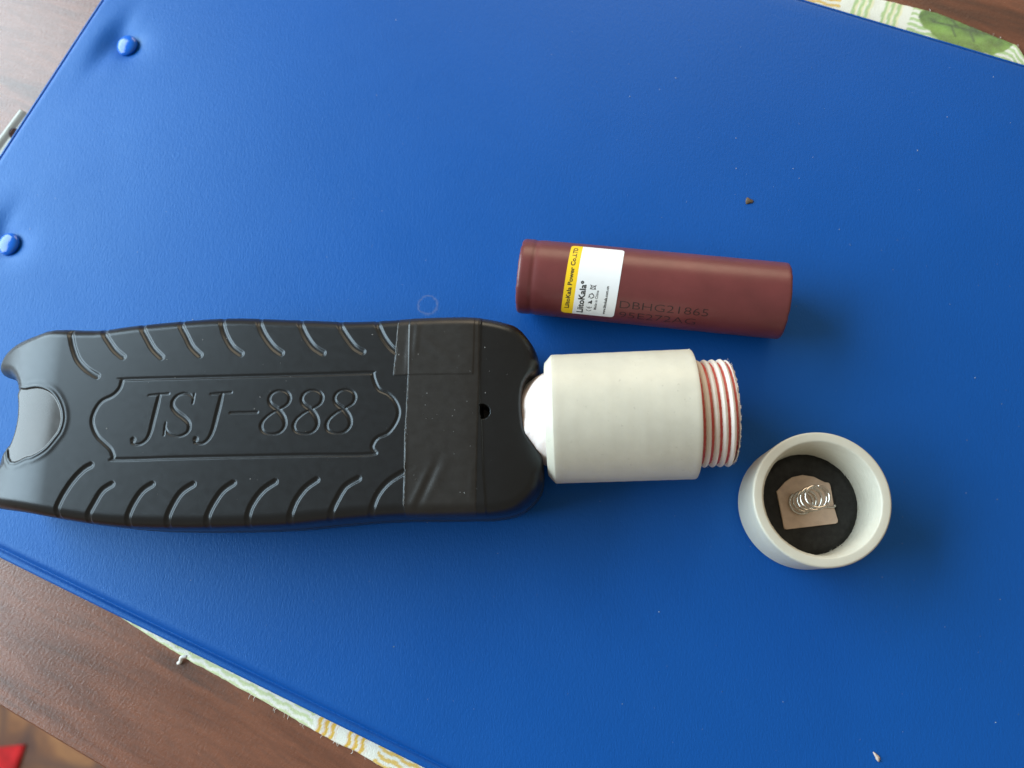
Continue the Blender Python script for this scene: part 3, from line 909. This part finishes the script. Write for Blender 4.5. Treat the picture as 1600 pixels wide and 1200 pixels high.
# the white pipe: axis along the device, slightly raised towards its open end
PIPE_Z, PY = 14.9, -0.30
def pipe():
    R = 14.7
    pr = [(2.0, 9.0), (2.0, 12.6), (2.05, 12.9), (3.55, R - 0.12), (3.7, R - 0.04), (3.9, R)] + [(x, R + 0.02 * math.sin(x * 1.7)) for x in np.linspace(5, 34.0, 24)] + \
         [(34.75, R), (34.95, R - 0.06), (35.05, R - 0.22), (35.08, 11.2)]
    v_, f_ = lathe(pr, 160, 'x')
    v_ = v_ + [0, PY, PIPE_Z]
    pipe_o = auto_smooth(obj('pipe', v_, f_, M['pvc'], dev), 30)
    # putty neck between the pipe and the black body
    def rough(a, r, T):
        n = 0.45 * np.sin(3 * T + 1) + 0.25 * np.sin(7 * T + 2 + a) + 0.05 * np.sin(13 * T + 3 * a) + 0.03 * np.sin(29 * T + 5 * a)
        return a + 0.25 * np.sin(5 * T), r + n * np.clip((2.4 - a) / 4, 0, 1)
    pr = spline([(-7, 3.0), (-4.5, 5.0), (-3.0, 7.0), (-1.6, 8.3), (-0.2, 9.5), (1.0, 10.3), (2.3, 10.9)], 5)
    v_, f_ = lathe(pr, 128, 'x', jitter=rough)
    v_ = v_ + [0, PY, PIPE_Z]
    obj('putty_neck', v_, f_, M['neck'], dev)
    # threaded collar: a helical groove, the groove bottom coloured red
    x0, x1, pitch = 34.6, 43.3, 1.75
    na, ns = 190, 128
    a = np.linspace(x0, x1, na); th = np.linspace(0, 2 * PI, ns, endpoint=False)
    A, T = np.meshgrid(a, th, indexing='ij')
    ph = (A - 35.3) / pitch - T / (2 * PI)
    fr = np.abs(ph - np.round(ph))                              # 0 at the groove centre
    g = 1 - smooth_step(0.12, 0.27, fr)
    crest = smooth_step(0.2, 0.5, fr)
    Rr = 11.95 + 0.22 * crest - 0.62 * g
    Rr -= 0.8 * smooth_step(x1 - 0.7, x1, A) ** 2
    Rr += 0.012 * np.sin(T * 23 + A * 3)
    V = np.stack([A, Rr * np.cos(T) + PY, Rr * np.sin(T) + PIPE_Z], -1).reshape(-1, 3)
    idx = np.arange(na * ns).reshape(na, ns); nx = np.roll(idx, -1, 1)
    F = np.stack([idx[:-1], idx[1:], nx[1:], nx[:-1]], -1).reshape(-1, 4)[:, ::1]
    fn = np.cross(V[F[:, 2]] - V[F[:, 0]], V[F[:, 3]] - V[F[:, 1]])
    VN = np.zeros_like(V)
    for c in range(4): np.add.at(VN, F[:, c], fn)
    VN /= np.linalg.norm(VN, axis=1)[:, None]
    if (VN[:, 2] * (V[:, 2] - PIPE_Z)).mean() < 0:
        F = F[:, ::-1]; VN = -VN
    frc = (fr[:-1] + 0 * fr[:-1]).reshape(-1)
    ridge_f = F[frc >= 0.15]; red_f = F[frc < 0.15]
    def sub(nm, FF, mat, par):
        u, inv = np.unique(FF, return_inverse=True)
        return obj(nm, V[u], inv.reshape(-1, 4), mat, par, VN[u])
    col_o = sub('threaded_collar', ridge_f, M['thread'], dev)
    sub('thread_groove', red_f, M['red'], col_o)
    # ragged end ring and bore
    def rag(a_, r_, T_):
        k = np.clip((a_ - (x1 - 0.05)) / 0.3, 0, 1)
        return a_ + k * (0.10 * np.sin(31 * T_) + 0.08 * np.sin(53 * T_ + 1)), r_
    pr = [(x1, 11.35), (x1 + 0.22, 11.2), (x1 + 0.3, 10.9), (x1 + 0.2, 10.2), (x1 - 0.4, 9.7), (30, 9.6), (22, 9.6), (22, 0.02)]
    v_, f_ = lathe(pr, 128, 'x', jitter=rag)
    obj('collar_end', v_ + [0, PY, PIPE_Z], f_, M['thread'], col_o)
    # plastic burrs along the cut edge and the crests
    V2, F2 = [], []
    rr = random.Random(3)
    def burr(xa, ra, t, ln, wd):
        c = np.array([xa, ra * math.cos(t) + PY, ra * math.sin(t) + PIPE_Z])
        rad = np.array([0, math.cos(t), math.sin(t)]); tan = np.array([0, -math.sin(t), math.cos(t)]); ax = np.array([1.0, 0, 0])
        tip = c + rad * ln * rr.uniform(.4, 1) + tan * ln * rr.uniform(-.7, .7) + ax * ln * rr.uniform(-.3, .9)
        b = len(V2)
        V2.extend([c + tan * wd, c - tan * wd * .6 + ax * wd, c - tan * wd * .6 - ax * wd, tip])
        F2.extend([(b, b + 1, b + 3), (b + 1, b + 2, b + 3), (b + 2, b, b + 3), (b, b + 2, b + 1)])
    for _ in range(190):
        burr(x1 + rr.uniform(-.35, .25), 11.3 + rr.uniform(-.1, .25), rr.uniform(0, 2 * PI), rr.uniform(.15, .5), rr.uniform(.04, .11))
    for _ in range(60):
        burr(35.3 + pitch * (rr.randint(0, 4) + .5) , 12.1, rr.uniform(0, 2 * PI), rr.uniform(.1, .25), rr.uniform(.03, .07))
    tag(obj('burrs', [list(p) for p in V2], F2, M['thread'], col_o, smooth=False), kind='stuff')
    # nick on the pipe's far edge and a ragged scratch near its open end
    V2, F2 = [], []
    t = math.radians(22)
    burrs_at = [(34.6, t + .02 * k, .35) for k in range(-2, 3)]
    for xa, tt, ln in burrs_at: burr(xa, R - .05, tt, ln, .12)
    for k in range(46):
        tt = math.radians(180 - 18 - k * 0.95)
        burr(32.6 + 0.25 * math.sin(k * .7) + (0.25 if k % 9 == 0 else 0), R - .02, tt, rr.uniform(.06, .16), rr.uniform(.03, .08))
    tag(obj('burrs', [list(p) for p in V2], F2, M['pvc'], pipe_o, smooth=False), kind='stuff')
pipe()

# ------------------------------------------------------------------ the battery
BA = math.radians(-7.52); BR = 9.2; BL = 63.7
bat = empty('battery', (2.8, 25.3, 0), BA, 'maroon cylindrical battery cell with a white and yellow sticker', 'battery')
def battery():
    pr = [(0.55, 5.9), (0.25, 6.3), (0.05, 7.6), (0.0, 8.2), (0.06, 8.7), (0.3, 9.02), (0.7, 9.17), (1.2, BR), (2.6, BR), (2.95, 9.17), (3.3, 9.08), (3.65, 9.02), (4.0, 9.07), (4.4, 9.14), (4.9, 9.18), (5.6, BR)] + \
         [(x, BR + 0.012 * math.sin(x * 0.8)) for x in np.linspace(7, BL - 1.2, 30)] + \
         [(BL - 0.7, BR), (BL - 0.4, 9.17), (BL - 0.18, 9.08), (BL - 0.05, 8.92), (BL, 8.6), (BL - 0.04, 7.6), (BL - 0.12, 6.9), (BL - 0.35, 6.7)]
    def shrink(a, r, T):
        k = np.clip(1 - a / 2.2, 0, 1) + np.clip(1 - (BL - a) / 2.0, 0, 1)
        w_ = np.sin(11 * T + 1) * np.sin(5 * T) + 0.7 * np.sin(23 * T + 2) * np.sin(3 * T + 1)
        return a + 0.05 * k * w_, r - 0.035 * k * np.abs(w_) - 0.012 * np.sin(2 * T + a * 0.12) ** 2
    v_, f_ = lathe(pr, 128, 'x', jitter=shrink)
    auto_smooth(obj('wrapper', v_ + [0, 0, BR], f_, M['maroon'], bat), 60)
    v_, f_ = lathe([(0.5, 6.3), (0.9, 4.4), (0.2, 4.0), (0.15, 0.02)], 64, 'x')
    obj('positive_terminal', v_ + [0, 0, BR], f_, M['nickel'], bat)
    v_, f_ = lathe([(BL - 0.3, 7.0), (BL - 0.3, 0.02)], 64, 'x')
    obj('negative_terminal', v_[:, :] + [0, 0, BR], f_[:, ::-1], M['nickel'], bat)
    skew = lambda a, s: a + 0.047 * (s + 2.75)
    def wrap(a, s, R):
        a = skew(np.asarray(a, float), np.asarray(s, float)); t = np.asarray(s, float) / 9.28
        return np.stack([a, R * np.sin(t), BR + R * np.cos(t)], -1)
    def patch(a0, a1, s0, s1, R, rad, corners):
        """rounded curved sheet; corners: which of the four are rounded (left, right)"""
        ss = np.concatenate([s0 + rad * (1 - np.cos(np.linspace(0, PI / 2, 6))), np.linspace(s0 + rad, s1 - rad, 40)[1:-1], s1 - rad * (1 - np.cos(np.linspace(PI / 2, 0, 6)))])
        rows = []
        for s in ss:
            e = min(s - s0, s1 - s)
            ins = rad - math.sqrt(max(0, rad * rad - (rad - e) ** 2)) if e < rad else 0
            l = a0 + (ins if corners[0] else 0); r = a1 - (ins if corners[1] else 0)
            rows.append([(q, s) for q in np.linspace(l, r, 9)])
        P = np.array(rows)
        top = wrap(P[..., 0], P[..., 1], R)
        nr, nc = P.shape[:2]
        idx = np.arange(nr * nc).reshape(nr, nc)
        F = np.stack([idx[:-1, :-1], idx[:-1, 1:], idx[1:, 1:], idx[1:, :-1]], -1).reshape(-1, 4)
        V = top.reshape(-1, 3)
        rim = np.concatenate([idx[0, :], idx[1:, -1], idx[-1, -2::-1], idx[-2:0:-1, 0]])
        low = wrap(P[..., 0], P[..., 1], BR - 0.03).reshape(-1, 3)[rim]
        b = len(V); n = len(rim); k = np.arange(n); k2 = (k + 1) % n
        return np.vstack([V, low]), np.vstack([F, np.stack([rim[k2], rim[k], b + k, b + k2], -1)])
    v_, f_ = patch(14.35, 24.3, -12.55, 7.0, 9.27, 0.9, (False, True))
    lab = auto_smooth(obj('sticker', v_, f_, M['label_white'], bat), 40)
    v_, f_ = patch(11.62, 14.37, -12.55, 7.0, 9.272, 0.9, (True, False))
    yl = auto_smooth(obj('yellow_band', v_, f_, M['label_yellow'], lab), 40)
    def text(name, body, size, along, a, s, length, R, mat, parent, fit_h=None, bold=0.0, cut=2):
        """lettering laid on the curved wall. along='s': reads upwards round the wall; 'a': reads along the axis"""
        cu = bpy.data.curves.new(name, 'FONT')
        cu.body = body
        cu.size = 1.0
        cu.offset = bold
        cu.resolution_u = 3
        to = bpy.data.objects.new(name, cu)
        col.objects.link(to)
        dg = bpy.context.evaluated_depsgraph_get()
        me = bpy.data.meshes.new_from_object(to.evaluated_get(dg))
        bpy.data.objects.remove(to)
        import bmesh
        bm = bmesh.new(); bm.from_mesh(me)
        bmesh.ops.triangulate(bm, faces=bm.faces[:])
        for _ in range(cut):
            bmesh.ops.subdivide_edges(bm, edges=[e for e in bm.edges if e.calc_length() > 0.12], cuts=1)
            bmesh.ops.triangulate(bm, faces=bm.faces[:])
        P = np.array([v.co[:2] for v in bm.verts])
        F = [tuple(v.index for v in f.verts) for f in bm.faces]
        bm.free(); bpy.data.meshes.remove(me)
        x0, x1 = P[:, 0].min(), P[:, 0].max()
        kx = length / (x1 - x0)
        ky = size if fit_h is None else fit_h
        x = (P[:, 0] - x0) * kx; y = P[:, 1] * ky
        if along == 's': V = wrap(a - y, s + x, R)
        else:
            t_ = (s + y) / 9.28
            V = np.stack([a + x, R * np.sin(t_), BR + R * np.cos(t_)], -1)
        return obj(name, V, F, mat, parent, smooth=False)
    RT = 9.283
    text('company_text', 'LiitoKala Power Co.,LTD', 1.45, 's', 13.35, -10.6, 16.5, RT, M['ink'], yl, bold=0.028)
    text('brand_text', 'LiitoKala', 2.05, 's', 16.75, -11.75, 7.75, RT, M['ink'], lab, bold=0.03)
    # the round registered mark
    def disc(a, s, r, rin=0.0, n=20):
        t = np.linspace(0, 2 * PI, n, endpoint=False)
        o_ = wrap(a + r * np.cos(t), s + r * np.sin(t), RT)
        i_ = wrap(a + rin * np.cos(t), s + rin * np.sin(t), RT)
        k = np.arange(n); k2 = (k + 1) % n
        return np.vstack([o_, i_]), np.stack([k, k2, n + k2, n + k], -1)
    v_, f_ = disc(15.75, -3.55, 0.38, 0.08)
    obj('registered_mark', v_, f_, M['ink'], lab, smooth=False)
    def strokes(name, lines, w):
        V2, F2 = [], []
        for (a0, s0, a1, s1) in lines:
            d = np.array([a1 - a0, s1 - s0]); n = np.array([-d[1], d[0]]) / np.linalg.norm(d) * w / 2
            b = len(V2)
            for q in ((a0 + n[0], s0 + n[1]), (a0 - n[0], s0 - n[1]), (a1 - n[0], s1 - n[1]), (a1 + n[0], s1 + n[1])):
                V2.append(wrap(q[0], q[1], RT))
            F2.append((b, b + 1, b + 2, b + 3))
        return obj(name, np.array(V2), F2, M['ink'], lab, smooth=False)
    # CE mark: two open arcs
    def arcs(cs, name):
        ln = []
        for c_a, c_s in cs:
            ts = np.linspace(math.radians(110), math.radians(250), 8)
            q = [(c_a - 0.62 * math.sin(t), c_s + 0.62 * math.cos(t)) for t in ts]
            ln += [(*q[i], *q[i + 1]) for i in range(7)]
        return ln
    ln = arcs([(18.15, -10.3), (18.15, -9.35)], 'ce') + [(18.15, -9.95, 18.15, -9.5)]
    strokes('ce_mark', ln, 0.17)
    strokes('tick_mark', [(18.6, -8.6, 17.9, -8.1), (17.75, -8.5, 18.55, -7.9), (18.55, -8.5, 18.5, -7.7)], 0.26)
    ln = []
    for k in range(3):                                           # three chasing arrows
        t0 = 2 * PI * k / 3
        q = [(18.3 + 0.55 * math.cos(t0 + t), -6.6 + 0.55 * math.sin(t0 + t)) for t in np.linspace(0, 1.6, 5)]
        ln += [(*q[i], *q[i + 1]) for i in range(4)]
        e = q[-1]; ln.append((e[0] - .22, e[1] - .12, e[0] + .2, e[1] + .16))
    strokes('recycling_mark', ln, 0.2)
    strokes('bin_mark', [(17.8, -4.9, 18.0, -4.1), (19.0, -4.9, 18.8, -4.1), (17.8, -4.15, 19.0, -4.15), (17.7, -4.95, 19.1, -3.9), (17.7, -3.9, 19.1, -4.95), (17.95, -4.9, 18.85, -4.9)], 0.15)
    text('made_in_text', 'Made in China', 0.85, 's', 19.85, -10.3, 5.2, RT, M['ink'], lab, bold=0.02)
    text('web_text', 'www.liitokala.com.cn', 0.9, 's', 22.05, -11.6, 7.7, RT, M['ink'], lab, bold=0.035)
    # date code stamped on the wrapper
    text('code_text', 'DBHG21865', 1, 'a', 24.95, -9.05, 20.6, 9.222, M['stamp'], bat, fit_h=2.9, bold=-0.012)
    text('code_text', '95E272AG', 1, 'a', 25.1, -12.25, 18.0, 9.222, M['stamp'], bat, fit_h=3.1, bold=-0.012)
battery()

# ------------------------------------------------------------------ the pipe cap with its spring
cx, cy = 68.2, -31.1
capo = empty('pipe_cap', (cx, cy, 0), 0, 'round white plastic cap standing open side up, with a coil spring inside', 'cap')
def cap():
    R, Ri, Hc, Zf = 14.6, 12.0, 17.5, 5.4
    def wob(a, r, T):
        inner = (r < 12.6) & (a > 4.0)
        n = 0.02 * np.sin(17 * T + a * 3) + 0.015 * np.sin(39 * T) + 0.02 * np.sin(71 * T + a)
        return a, r + np.where(inner, n, 0.02 * np.sin(3 * T))
    pr = [(0.6, 0.02), (0.15, R - 1.6), (0.25, R - 0.9), (0.7, R - 0.3), (1.4, R - 0.03), (2.0, R)] + [(z, R) for z in np.linspace(3, 15.8, 9)] + \
         [(16.9, R - 0.01), (17.2, R - 0.06), (17.4, R - 0.18), (17.49, R - 0.36), (17.5, R - 0.5), (17.5, 12.8), (17.46, 12.6), (17.3, 12.42), (17.0, 12.32)]
    zz = np.linspace(16.7, 6.2, 85)
    for z in zz:
        ph = (z / 0.92) % 1.0
        pr.append((z, 12.0 - 0.03 * (16.7 - z) + 0.24 * abs(2 * ph - 1)))
    pr += [(5.8, 11.62), (Zf - 0.3, 11.55), (Zf - 0.6, 11.2), (Zf - 0.6, 0.02)]
    v_, f_ = lathe(pr, 160, 'z', jitter=wob)
    body_o = auto_smooth(obj('cap_body', v_, f_, M['pvc_cap'], capo), 50)
    # black disc on the floor
    rs = np.concatenate([[0.02], np.linspace(2, 11.1, 10), [11.35, 11.5]])
    pr = [(Zf + (0.0 if r < 11.3 else -0.25), r) for r in rs][::-1]
    def dj(a, r, T): return a + 0.05 * np.sin(5 * T + r) * (r < 11), r + np.where(r > 11.1, 0.03 * np.sin(19 * T) + 0.04 * np.sin(43 * T + 1) + 0.05 * np.sin(5 * T), 0)
    v_, f_ = lathe(pr, 128, 'z', jitter=dj)
    obj('insulating_disc', v_, f_, M['foam'], capo)
    # plastic shreds where the disc meets the wall
    V2, F2 = [], []
    rr = random.Random(12)
    for k in range(230):
        t = rr.uniform(-2.6, 0.75) if k < 190 else rr.uniform(0, 2 * PI)
        r0 = 11.75 + rr.uniform(-.1, .1); z0 = Zf + rr.uniform(0, .5)
        c = np.array([r0 * math.cos(t), r0 * math.sin(t), z0])
        ln = rr.uniform(.15, .8); wd = rr.uniform(.06, .26)
        tip = c + np.array([-math.cos(t), -math.sin(t), 0]) * ln * rr.uniform(.3, 1) + np.array([-math.sin(t), math.cos(t), 0]) * ln * rr.uniform(-.8, .8) + np.array([0, 0, ln * rr.uniform(-.1, .6)])
        tan = np.array([-math.sin(t), math.cos(t), 0])
        b = len(V2)
        V2.extend([c + tan * wd, c - tan * wd, c + np.array([0, 0, wd]), tip])
        F2.extend([(b, b + 1, b + 3), (b + 1, b + 2, b + 3), (b + 2, b, b + 3), (b, b + 2, b + 1)])
    tag(obj('shavings', [list(p) for p in V2], F2, M['pvc_cap'], body_o, smooth=False), kind='stuff')
    # contact plate
    P = np.array([[61.96, -28.06], [62.38, -27.67], [64.08, -25.9], [65.72, -24.82], [68.1, -24.35], [70.58, -24.77], [72.98, -26.08], [73.75, -26.15], [74.02, -26.4], [74.22, -27.18], [74.54, -31.89], [75.10, -34.7], [75.02, -35.2], [74.58, -35.48], [69, -36.12], [63.55, -36.75], [63.1, -36.62], [62.94, -36.28], [62.4, -31.5]]) - [cx, cy] - [0.3, 0.1]
    n = len(P)
    c = P.mean(0)
    V = []
    for z, k in ((Zf + 0.08, 1.0), (Zf + 0.52, 1.0), (Zf + 0.60, 0.985)):
        for p in P:
            q = c + (p - c) * k
            V.append((q[0], q[1], z + 0.05 * math.sin(p[0] * .5)))
    F = [tuple(range(n - 1, -1, -1)), tuple(range(2 * n, 3 * n))]
    for k in range(2):
        for i in range(n):
            j = (i + 1) % n
            F.append((k * n + i, k * n + j, (k + 1) * n + j, (k + 1) * n + i))
    F = [f[::-1] for f in F] if 0.5 * np.sum(P[:, 0] * np.roll(P[:, 1], -1) - np.roll(P[:, 0], -1) * P[:, 1]) < 0 else F
    obj('contact_plate', V, F, M['contact'], capo, smooth=False)
    # coil spring
    turns, rad, zb, zt = 4.9, 2.4, Zf + 0.95, 18.4
    t = np.linspace(0, 1, 300)
    th = 2 * PI * turns * t + 2.2
    zz = zb + (zt - zb) * np.clip((t - 0.10) / 0.80, 0, 1) ** 1.0
    bx = 66.75 - cx + 0.55 * t; by = -30.9 - cy + 0.15 * t
    rr_ = rad * (1 + 0.06 * np.cos(t * 9))
    pts = np.stack([bx + rr_ * np.cos(th), by + rr_ * np.sin(th), zz], -1)
    tail = [pts[0] + [1.6 * k, -0.5 * k, -0.06 * k] for k in (3, 2, 1)]
    pts = np.vstack([pts])
    v_, f_ = tube_path(pts, 0.28, 10)
    obj('spring', v_, f_, M['steel'], capo)
    # bent wire end fixed under the plate's edge tab
    q = spline([(70.5 - cx, -31.6 - cy, Zf + .75), (72.6 - cx, -31.9 - cy, Zf + .8), (74.2 - cx, -31.8 - cy, Zf + .85), (74.3 - cx, -31.4 - cy, Zf + .8)], 5)
    v_, f_ = tube_path(q, 0.27, 8)
    obj('spring_tail', v_, f_, M['steel'], capo)
cap()

# ------------------------------------------------------------------ crumbs and lint
def blob(name, loc, rad, mat, seed, label=None, cat=None, n=14):
    r = np.random.default_rng(seed)
    th = np.linspace(0, 2 * PI, n, endpoint=False); ph = np.linspace(0.02, PI / 2, 6)
    V = []
    for p in ph:
        for t in th:
            k = 1 + 0.22 * math.sin(3 * t + seed) + 0.12 * math.sin(5 * t + p * 4) + 0.08 * r.standard_normal()
            V.append((rad[0] * math.sin(p) * math.cos(t) * k, rad[1] * math.sin(p) * math.sin(t) * k, rad[2] * math.cos(p)))
    F = []
    for i in range(5):
        for j in range(n):
            j2 = (j + 1) % n
            F.append((i * n + j, (i + 1) * n + j, (i + 1) * n + j2, i * n + j2))
    F.append(tuple(range(n))); F.append(tuple(5 * n + j for j in range(n - 1, -1, -1)))
    o = obj(name, V, F, mat)
    o.location = [c * S for c in loc]
    tag(o, label, cat)
    return o
blob('crumb', (62.0, 48.1, 0.0), (0.95, 0.85, 0.35), M['crumb'], 2, 'tiny dark brown crumb on the blue cover above the battery', 'crumb')
o = blob('husk', (80.0, -85.6, 0.0), (1.05, 0.42, 0.45), M['husk'], 7, 'tiny pale elongated crumb near the lower right of the blue cover', 'crumb')
o.rotation_euler = (0, 0, math.radians(118))

def lint():
    V, F = [], []
    r = random.Random(21)
    def fleck(x, y, z, s, thin):
        a = r.uniform(0, PI)
        d = np.array([math.cos(a), math.sin(a), 0]) * s; n = np.array([-math.sin(a), math.cos(a), 0]) * s * thin
        p = np.array([x, y, z]); b = len(V)
        V.extend([p - d, p + n, p + d, p - n, p + np.array([0, 0, s * 0.35])])
        F.extend([(b, b + 1, b + 4), (b + 1, b + 2, b + 4), (b + 2, b + 3, b + 4), (b + 3, b, b + 4)])
    for _ in range(520):
        fleck(r.uniform(-140, 135), r.uniform(-85, 120), 0.05, r.choice((.05, .055, .06, .07, .08, .09, .11, .16)), r.choice((.25, .4, .8)))
    return V, F
v_, f_ = lint()
def on_cover(p):
    q = np.array(p[:2]); U, W = q @ bu, q @ bv
    return U_LO + 7 < U < U_HI - 7 and V_LO + 6 < W < V_HI - 5
keepv, keepf = [], []
for k in range(0, len(v_), 5):
    if on_cover(v_[k]):
        b = len(keepv); keepv.extend(v_[k:k + 5]); keepf.extend([(b, b + 1, b + 4), (b + 1, b + 2, b + 4), (b + 2, b + 3, b + 4), (b + 3, b, b + 4)])
tag(obj('dust', keepv, keepf, M['dust'], smooth=False), 'scattered pale dust specks on the blue cover', 'dust', kind='stuff')

def body_lint():
    V, F = [], []
    r = random.Random(5)
    for k in range(90):
        x = r.uniform(-100, -8) if k < 60 else r.uniform(-32, -6); y = r.uniform(-19, 20)
        i = int(np.clip(np.searchsorted(bys, y), 0, len(bys) - 1)); j = int(np.clip(np.searchsorted(bxs, x), 0, len(bxs) - 1))
        z = BZ[i, j]
        s = r.choice((.07, .09, .12, .22)); th = r.choice((.25, .6, .9)); a = r.uniform(0, PI)
        d = np.array([math.cos(a), math.sin(a), 0]) * s; n = np.array([-math.sin(a), math.cos(a), 0]) * s * th
        p = np.array([x, y, z + .02]); b = len(V)
        V.extend([p - d, p + n, p + d, p - n, p + np.array([0, 0, s * .3])])
        F.extend([(b, b + 1, b + 4), (b + 1, b + 2, b + 4), (b + 2, b + 3, b + 4), (b + 3, b, b + 4)])
    tag(obj('lint', V, F, M['tape_edge'], dev, smooth=False), kind='stuff')
body_lint()
